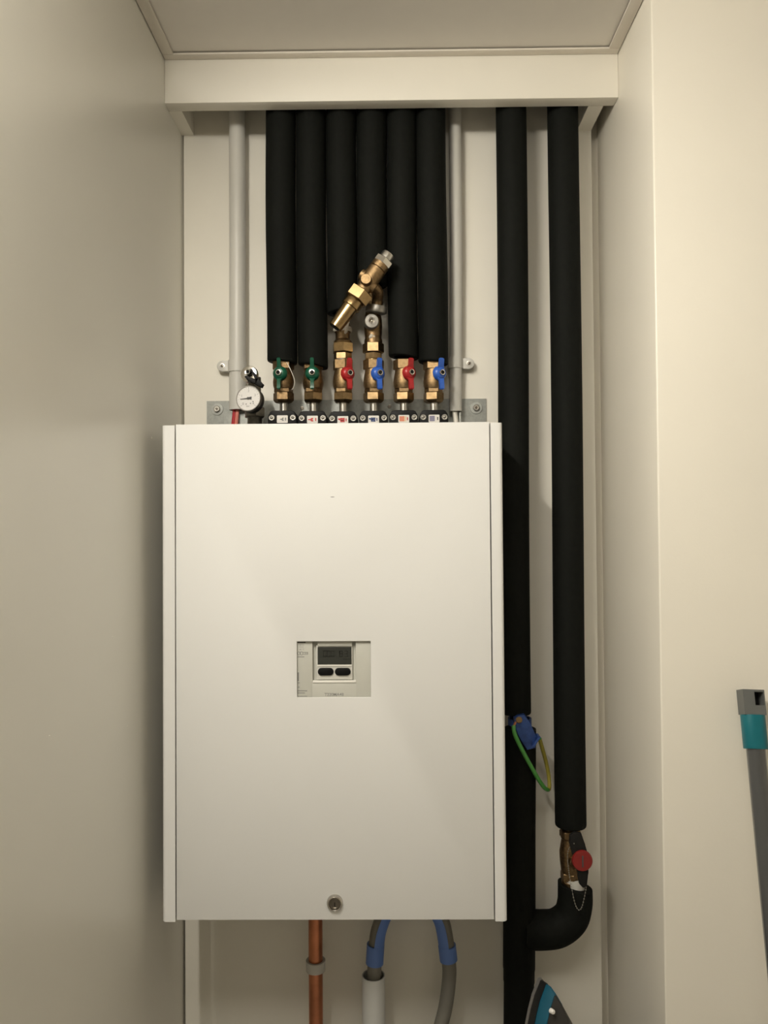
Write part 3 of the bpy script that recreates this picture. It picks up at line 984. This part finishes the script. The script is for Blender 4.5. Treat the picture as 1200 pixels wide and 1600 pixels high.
# face with a recess for the display module
cx0, cx1, cy1, cy0 = mp(488.5, 1066).x, mp(556.0, 1066).x, mp(520, 1001).z + 0.0, mp(520, 1064.5).z
fx0, fx1, fz0, fz1 = h0 - 0.012, h1 + 0.012, hz0 - 0.010, hz1 + 0.012
m = MB()
m.box((fx0, MF, fz0), (cx0, MF + 0.030, fz1), bev=0.0006)
m.box((cx1, MF, fz0), (fx1, MF + 0.030, fz1), bev=0.0006)
m.box((cx0 - 0.001, MF, fz0), (cx1 + 0.001, MF + 0.030, cy0), bev=0.0006)
face = m.build('face', 'meter_grey', t2)
plate('recess', 487, 999, 557, 1068, MF + 0.0075, 0.004, 'meter_grey', t2)
plate('display_frame', 494.5, 1008, 550.5, 1062, MF + 0.0025, 0.005, 'meter_light', t2, bev=0.0008)
plate('hood', 496, 1000, 550, 1009.8, MF + 0.0006, 0.006, 'meter_grey', t2, bev=0.0006)
plate('bottom_lip', 488.5, 1063.5, 556.3, 1067.0, MF - 0.0012, 0.006, 'meter_bright', t2, bev=0.0005)
scr = plate('screen', 496.3, 1010.8, 549.2, 1038.3, MF + 0.0018, 0.0008, 'lcd', t2)
plate('screen_edge', 496.0, 1038.6, 549.5, 1041.0, MF + 0.0015, 0.001, 'meter_bright', t2)
for bx in (509.0, 535.7):
    c = at(bx, 1049.3, MF + 0.0024)
    MB().prism(rrect(24.6 * km, 11.6 * km, 5.6 * km), (c.x, MF + 0.0024, c.z), X_, Z_, FR, 0.0020, bev=0.0007).build('button', 'plastic_black', t2, ang=40)
# seven segment digits
SEG = {'0': 'abcdef', '1': 'bc', '2': 'abged', '3': 'abgcd', '8': 'abcdefg', '7': 'abc'}


def digit(ch, cxp, cyp, wp, hp_, parent):
    m = MB()
    th = 0.9
    hh = hp_ / 2
    R = {'a': (-wp / 2, hh - th, wp / 2, hh), 'd': (-wp / 2, -hh, wp / 2, -hh + th), 'g': (-wp / 2, -th / 2, wp / 2, th / 2),
         'f': (-wp / 2, 0.3, -wp / 2 + th, hh), 'b': (wp / 2 - th, 0.3, wp / 2, hh), 'e': (-wp / 2, -hh, -wp / 2 + th, -0.3), 'c': (wp / 2 - th, -hh, wp / 2, -0.3)}
    c = at(cxp, cyp, MF + 0.0017)
    for sg in SEG[ch]:
        x0, y0, x1, y1 = [q * km for q in R[sg]]
        m.box((c.x + x0, MF + 0.0016, c.z + y0), (c.x + x1, MF + 0.0018, c.z + y1))
    m.build('digit', 'lcd_segment', parent)


for ch, dx in zip('000183', (507.5, 513.7, 519.9, 528.2, 533.0, 541.0)):
    digit(ch, dx, 1021.5, 5.0, 9.6, scr)
c = at(541.5, 1030.5, MF + 0.0017)
text('unit', 'MWh', 4.6 * km, (c.x, MF + 0.0016, c.z), X_, Z_, 'lcd_segment', scr)
c = at(522.0, 1085.4, MF)
text('model_code', 'T220MA48', 6.6 * km, (c.x, MF - 0.0001, c.z), X_, Z_, 'ink_grey', face, thick=0.00008)
# side print on the face
for (x0, y0, x1, y1, mm) in ((465, 1002.6, 477.5, 1004.6, 'ink_dark'), (465, 1025.8, 475.5, 1027.0, 'ink_grey'), (465, 1050.5, 467.0, 1064, 'ink_grey'),
                             (465.5, 1066.3, 468.3, 1067.6, 'ink_grey'), (465.5, 1073, 468.3, 1074.3, 'ink_grey'), (465, 1078.8, 480.0, 1080.2, 'ink_grey'),
                             (465, 1082.2, 476.5, 1083.4, 'ink_grey'), (465, 1087.5, 480.0, 1088.5, 'ink_grey')):
    a, b = mp(x0, y1), mp(x1, y0)
    MB().box((a.x, MF - 0.0001, a.z), (b.x, MF + 0.0002, b.z)).build('print', mm, face)
for (tx, ty, s_) in ((470.5, 1007.8, '160 °C'), (470.7, 1011.0, 'PN16'), (471.2, 1014.8, '-80 °C')):
    c = mp(tx, ty)
    text('print', s_, 3.0 * km, (c.x, MF - 0.0001, c.z), X_, Z_, 'ink_grey', face)
for (sx, rr_) in ((467.0, 2.6), (471.0, 2.9)):
    c = mp(sx, 1020.8)
    MB().lathe((c.x, MF - 0.0001, c.z), FR, [(rr_ * km, 0), (rr_ * km, 0.0001), (rr_ * 0.72 * km, 0.0001), (rr_ * 0.72 * km, 0)], 20, False).build('print', 'ink_grey', face)
a, b = mp(473.5, 1022.8), mp(481.2, 1018.8)
m = MB()
m.box((a.x, MF - 0.0001, a.z), (b.x, MF + 0.0002, a.z + 0.0007))
m.box((a.x, MF - 0.0001, b.z - 0.0007), (b.x, MF + 0.0002, b.z))
m.box((b.x - 0.0007, MF - 0.0001, a.z), (b.x, MF + 0.0002, b.z))
m.box((a.x + 0.002, MF - 0.0001, (a.z + b.z) / 2 - 0.0004), (b.x, MF + 0.0002, (a.z + b.z) / 2 + 0.0004))
m.build('print', 'ink_grey', face)

# ------------------------------------------------------------------ below the cabinet
UY = 1.345
c = at(493.2, 1500, UY)
o = MB().tube([(c.x, UY, 0), (c.x, UY, 0.6), (c.x, UY, 1.05)], 0.0122, 24).build('copper_pipe', 'copper')
tag(o, 'bare copper pipe coming down below the cabinet', 'pipe')
za, zb_ = at(493, 1500, UY).z, at(493, 1515.5, UY).z
t = thing('pipe_clip', 'pale grey plastic clip around the copper pipe', 'clip', (c.x, UY, zb_))
MB().tube([(c.x, UY, zb_), (c.x, UY, (za + zb_) / 2), (c.x, UY, za)], 0.0168, 24, ri=0.0124).build('ring', 'clip_plastic', t)
MB().box((c.x - 0.006, UY + 0.014, zb_ + 0.001), (c.x + 0.006, PANEL, za - 0.001)).build('foot', 'clip_plastic', t)

c = at(583.5, 1525, UY)
zt2 = at(583.5, 1523.5, UY).z
o = MB().tube([(c.x, UY, 0), (c.x, UY, 0.5), (c.x, UY, zt2)], 0.0200, 32, ri=0.0182).build('drain_pipe', 'pvc_grey')
tag(o, 'open white plastic standpipe holding the drain hose', 'pipe')

t = thing('drain_hose', 'grey drain hose hung in a blue bend, one end in the standpipe', 'hose', (at(640, 1400, UY).x, UY, 0.0))
H = [at(583.5, 1590, UY), at(584.5, 1540, UY), at(585.3, 1505, UY), at(587, 1475, UY), at(592, 1448, UY), at(605, 1420, UY), at(627, 1404, UY),
     at(650, 1402, UY), at(674, 1412, UY), at(690, 1436, UY), at(697, 1465, UY), at(701, 1500, UY), at(702, 1525, UY), at(697.5, 1565, UY), at(689, 1602, UY)]
last = H[-1]
H2 = H + [Vector((last.x - 0.035, UY, last.z - 0.12)), Vector((last.x - 0.06, UY - 0.005, 0.25)), Vector((last.x - 0.06, UY - 0.005, 0.0))]
hp_ = smooth_path(H2, 7)
MB().tube(hp_, 0.0122, 20).build('hose', 'hose_grey', t)
mid = smooth_path(H[2:12], 7)
m = MB()
m.tube(mid, 0.0150, 16, ri=0.0126, arc=(D2R(-98), D2R(90)), ref=(1, 0, 0))
m.build('blue_bend', 'guide_blue', t, ang=40)
for seg in (smooth_path(H[2:4], 6)[:], smooth_path(H[10:12], 6)[2:]):
    e = seg[0] if seg[0].z < seg[-1].z else seg[-1]
    m = MB()
    m.tube(seg, 0.0153, 24, ri=0.0127)
    m.build('bend_collar', 'guide_blue', t, ang=40)

# ------------------------------------------------------------------ earth clamp and wire
EY = 1.318
ang_ = D2R(18)
t = thing('earth_clamp', 'blue metal earth clamp on the pipe right of the cabinet', 'clamp', at(820, 1170, EY))
c = at(820.5, 1143, EY)
ke = EY / 1200
rot = Matrix.Rotation(-D2R(19), 3, 'Y')
m = MB()
poly = [(-9, 26), (-2, 28), (8, 26), (12, 8), (14, -15), (6, -28), (-7, -27), (-12, -6), (-13, 12)]
u = rot @ X_
v = rot @ Z_
m.prism([(a * ke, b * ke) for a, b in poly], c + Y_ * 0.007, u, v, FR, 0.012, bev=0.0022)
m.build('clamp_body', 'clamp_blue', t, ang=40)
m = MB()
lp = [(2, -21), (16, -11), (19, -13), (5, -24)]
m.prism([(a * ke, b * ke) for a, b in lp], c + Y_ * 0.012, u, v, FR, 0.024, bev=0.001)
m.build('lip', 'clamp_blue', t, ang=40)
q = at(811.5, 1125.5, EY - 0.005)
s = MB().lathe(q + Y_ * 0.004, FR + X_ * -0.15 + Z_ * 0.2, [(0.0058, 0), (0.0058, 0.0045), (0.0048, 0.0058), (0.0014, 0.0060)], 18).build('screw', 'brass', t)
pc = at(812, 1127, PA)
MB().tube([(pc.x, PA, pc.z - 0.006), (pc.x, PA, pc.z), (pc.x, PA, pc.z + 0.006)], 0.0205, 24, ri=0.0180).build('strap', 'clamp_blue', t)

wp = smooth_path([at(802.5, 1134, 1.312), at(804, 1146, 1.306), at(812, 1164, 1.304), at(824, 1187, 1.306), at(838, 1212, 1.318), at(849, 1229, 1.332), at(856, 1234, 1.346),
                  at(858.5, 1228, 1.356), at(857, 1210, 1.360), at(853, 1190, 1.356), at(847.5, 1170, 1.342), at(843.0, 1154, 1.326)], 6)
m = MB()
seg = 10
m.tube(wp, 0.0035, seg)
m.mi = []
n = len(wp)
for i in range(n - 1):
    for q in range(seg):
        ph = (q / seg + i * 0.006) % 1.0
        m.mi.append(1 if (i > n * 0.53 and ph < 0.7) or ph > 0.9 else 0)
m.mi += [0, 0]
t = thing('earth_wire', 'green and yellow earth wire looping down from the blue clamp', 'wire', wp[len(wp) // 2])
m.build('insulation', ['wire_green', 'wire_yellow'], t)
MB().tube(smooth_path([at(806, 1128, 1.315), at(802, 1136, 1.312), at(802.6, 1135.5, 1.312), at(803.5, 1143, 1.307)], 4), 0.0022, 8).build('bare_end', 'copper', t)

# ------------------------------------------------------------------ shut-off valve with red cap
VX = at(891, 1335, PA)
t = thing('shutoff_valve', 'dark brass shut-off valve with black lever and round red cap', 'valve', (VX.x, PA, at(891, 1390, PA).z))
zv = lambda y: at(891, y, PA).z
z0 = zv(1389)
hs = [(1389, 14), (1376, 14), (1374, 12), (1366, 12), (1362, 14.0), (1345, 16.0), (1330, 16.5), (1318, 14.5), (1310, 13), (1308, 14.5), (1296, 14.5), (1294, 12.5), (1280, 12.5)]
MB().lathe((VX.x, PA, z0), Z_, [(r * K, zv(y) - z0) for y, r in hs], 24).build('body', 'brass_dark', t)
MB().hexa((VX.x, PA, zv(1307)), Z_, 16 * K, zv(1297) - zv(1307), 0.001, 0.3).build('end_hexagon', 'brass_dark', t, ang=20)
MB().hexa((VX.x, PA, zv(1374)), Z_, 15.5 * K, zv(1362) - zv(1374), 0.001, 0.1).build('lower_hexagon', 'brass_dark', t, ang=20)
MB().hexa(Vector((VX.x + 0.0015, PA - 0.014, zv(1340))), Vector((0.25, -1, 0)), 0.0115, 0.009, 0.0008, 0.2).build('packing_nut', 'brass_dark', t, ang=20)
c2 = at(897, 1380, PA)
MB().tube([at(897.3, 1391, PA), at(896.5, 1380, PA), at(895.8, 1370.5, PA)], 0.0178, 28, ri=0.0150).build('collar', 'pvc_white', t)
LY = 1.312
MB().lathe(Vector((VX.x + 0.004, PA - 0.01, zv(1340))), Vector((0.25, -1, 0)), [(0.0085, 0), (0.0075, 0.018), (0.0075, 0.026)], 18).build('stem', 'brass_dark', t)
lvp = [(890, 1304), (897, 1299), (907.5, 1301), (912.5, 1316), (918, 1335), (917.5, 1360), (915, 1382), (909, 1384), (903.5, 1378), (901, 1362), (897.5, 1345), (893, 1330), (889, 1316)]
kl = LY / 1200
org = at(905, 1340, LY)
MB().prism([((x - 905) * kl, -(y - 1340) * kl) for x, y in lvp], org, X_, Z_, FR, 0.007, bev=0.0016).build('lever', 'lever_black', t, ang=40)
c = at(909.3, 1344, LY - 0.007)
cp = MB().lathe(c, FR, [(0.0172, -0.0005), (0.0172, 0.0030), (0.0160, 0.0048), (0.0060, 0.0052)], 36).build('red_cap', 'cap_red', t)
MB().box((c.x - 0.0012, c.y - 0.0060, c.z - 0.0095), (c.x + 0.0012, c.y - 0.0050, c.z + 0.0095), bev=0.0002).build('slot', 'ink_dark', cp)

# bead chain
t = thing('bead_chain', 'thin metal bead chain hanging from the red-capped valve', 'chain', at(904, 1422, 1.300))
ch = smooth_path([at(897, 1318, 1.304), at(890, 1324, 1.312), at(887, 1334, 1.318), at(887.5, 1350, 1.320), at(890, 1370, 1.322), at(893, 1386, 1.318),
                  at(896, 1402, 1.306), at(900, 1416, 1.303), at(905, 1422, 1.303), at(909.5, 1416, 1.303), at(913, 1402, 1.305), at(915.5, 1388, 1.310), at(914, 1376, 1.314)], 6)
m = MB()
acc = 0.0
prev = ch[0]
for p in ch:
    acc += (p - prev).length
    prev = p
    if acc > 0.0031 or p is ch[0]:
        acc = 0
        m.lathe(p - Z_ * 0.0011, Z_, [(0.0003, 0), (0.0010, 0.0005), (0.0011, 0.0011), (0.0010, 0.0017), (0.0003, 0.0022)], 7)
o = m.build('beads', 'steel', t)
o['kind'] = 'stuff'
MB().tube(ch, 0.0003, 5).build('link_wire', 'steel', t)

# ------------------------------------------------------------------ steam iron standing on its heel
IY = 1.205
tip = at(845.5, 1529, IY)
nrm = Vector((0.52, -0.84, 0.10)).normalized()      # from soleplate towards handle
upi = Vector((-0.03, 0.10, 1.0))
upi = (upi - nrm * upi.dot(nrm)).normalized()
sid = upi.cross(nrm).normalized()
if sid.x < 0:
    sid = -sid
LEN = tip.z - LEDGE
t = thing('steam_iron', 'black and teal steam iron standing on its heel at the bottom edge', 'iron', (tip.x, IY, LEDGE))


def sole(scale, s0, L, n=14, wmax=0.062):
    """pointed-arch outline; tip at s0 below the top, in (side, -up) coordinates"""
    left, right = [], []
    for i in range(n + 1):
        u_ = i / n
        s = L * u_
        wv = wmax * scale * (1 - (1 - min(1, u_ * 1.15)) ** 2.0) ** 0.72
        wv = max(wv, 0.0015 if i == 0 else wv)
        if u_ > 0.9:
            wv *= 1 - 0.6 * (u_ - 0.9)
        left.append((-wv, -(s0 + s)))
        right.append((wv, -(s0 + s)))
    return left + list(reversed(right))


def layers(defs):
    """defs: (normal offset, scale, s0, L, wmax)"""
    m = MB()
    vs, fs = [], []
    for d, sc, s0, L_, wm in defs:
        for a, b in sole(sc, s0, L_, wmax=wm):
            vs.append(tip + sid * a + upi * b + nrm * d)
    k_ = len(vs) // len(defs)
    for i in range(len(defs) - 1):
        for q in range(k_):
            q2 = (q + 1) % k_
            fs.append((i * k_ + q, i * k_ + q2, (i + 1) * k_ + q2, (i + 1) * k_ + q))
    fs += [tuple(reversed(range(k_))), tuple(range((len(defs) - 1) * k_, len(defs) * k_))]
    return m.add(vs, fs)


B0 = LEN - 0.012
layers([(-0.006, 0.97, 0.001, B0 - 0.02, 0.06), (-0.004, 1, 0, B0 - 0.02, 0.06), (0.0, 1, 0, B0 - 0.02, 0.06)]).build('soleplate', 'iron_grey', t, ang=40)
layers([(0.0, 0.97, 0.002, B0 - 0.025, 0.06), (0.012, 0.97, 0.003, B0 - 0.025, 0.06)]).build('skirt', 'iron_black', t, ang=40)
layers([(0.012, 0.97, 0.004, B0 - 0.02, 0.058), (0.020, 0.96, 0.005, B0 - 0.02, 0.058), (0.030, 0.86, 0.011, B0 - 0.03, 0.056)]).build('teal_shell', 'iron_teal', t, ang=40)
layers([(0.030, 0.84, 0.013, B0 - 0.03, 0.055), (0.042, 0.74, 0.022, B0 - 0.04, 0.054), (0.058, 0.58, 0.040, B0 - 0.05, 0.052), (0.068, 0.46, 0.060, B0 - 0.08, 0.050)]).build('body_shell', 'iron_body', t, ang=40)
tk = MB()
tkp = []
tk.add([], [])
c0 = tip + sid * 0.030 + nrm * 0.030 - upi * 0.050
tk.lathe(c0 - upi * 0.09, upi + sid * -0.22, [(0.004, -0.004), (0.020, 0), (0.020, 0.05), (0.014, 0.085), (0.006, 0.112), (0.002, 0.118)], 20)
tk.build('water_tank', 'iron_tank', t, ang=40)
# spray nozzle
c0 = at(866.3, 1582.5, IY - 0.052)
MB().lathe(c0 + nrm * -0.012, nrm, [(0.0036, 0.004), (0.0034, 0.0095), (0.0026, 0.0108), (0.0010, 0.0112)], 16).build('spray_nozzle', 'sticker_white', t)
# handle and heel
hpth = smooth_path([tip + nrm * 0.060 - upi * 0.085, tip + nrm * 0.088 - upi * 0.090, tip + nrm * 0.105 - upi * 0.115, tip + nrm * 0.108 - upi * 0.17,
                    tip + nrm * 0.100 - upi * (LEN - 0.04), tip + nrm * 0.075 - upi * (LEN - 0.03), tip + nrm * 0.045 - upi * (LEN - 0.035)], 5)
MB().tube(hpth, 0.014, 16).build('handle', 'iron_black', t)
hb = MB()
hb.lathe((tip.x + nrm.x * 0.045, tip.y + nrm.y * 0.045, LEDGE + 0.0005), Z_, [(0.044, 0), (0.046, 0.004), (0.046, 0.016), (0.040, 0.024)], 28)
hb.build('heel', 'iron_black', t)

# ------------------------------------------------------------------ mop leaning on the wall
MT = at(1172.0, 1078, 1.106)
M2 = at(1210.5, 1473, 1.020)
dr = (M2 - MT).normalized()
MBt = MT + dr * ((MT.z - 0.03) / -dr.z)
t = thing('mop', 'dark grey mop handle with teal grip leaning on the right wall', 'mop', (MBt.x, MBt.y, 0.0))
kmp = 1.10 / 1200
s1 = (at(1175, 1117, 1.10) - MT).length
s2 = (at(1181, 1170, 1.09) - MT).length
# cap with hanging hole
_, cu_, cv_ = frame(dr)
right = X_ - dr * X_.dot(dr)
right.normalize()
frn = right.cross(dr)
if frn.y > 0:
    frn = -frn
m = MB()
w_ = 0.0150
hx0, hx1, hz0_, hz1_ = 0.0008, 0.0135, 0.0030, 0.0215
outer = [(-w_, 0.0012), (-w_ + 0.0012, 0), (w_ - 0.0012, -0.0004), (w_, 0.0012), (w_, s1), (-w_, s1)]
# frame pieces round the hole
D_ = 0.0215
for x0, x1, y0, y1 in ((-w_, hx0, 0, s1), (hx1, w_, 0, s1), (hx0, hx1, 0, hz0_), (hx0, hx1, hz1_, s1)):
    m.prism([(x0, y0), (x1, y0), (x1, y1), (x0, y1)], MT - frn * (D_ / 2), right, dr, frn, D_)
m.build('end_cap', 'mop_grey', t, smooth=False)
m = MB()
m.prism([(hx0, hz0_), (hx1, hz0_), (hx1, hz1_), (hx0, hz1_)], MT - frn * (D_ / 2 - 0.001), right, dr, frn, 0.004)
m.build('hole_back', 'black_hole', t)
m = MB()
m.prism(rrect(0.0320, 0.0275, 0.0125, 6), MT + dr * s1, right, frn, dr, s2 - s1, bev=0.0008)
m.build('grip', 'mop_teal', t)
MB().tube([MT + dr * (s2 - 0.004), MT.lerp(MBt, 0.5), MBt], 0.0128, 24).build('tube', 'mop_tube', t)
MB().box((MBt.x - 0.19, MBt.y - 0.055, 0.014), (MBt.x + 0.19, MBt.y + 0.055, 0.034), bev=0.006).build('head', 'mop_grey', t)
MB().box((MBt.x - 0.20, MBt.y - 0.06, 0.0), (MBt.x + 0.20, MBt.y + 0.06, 0.014), bev=0.004).build('pad', 'mop_pad', t)
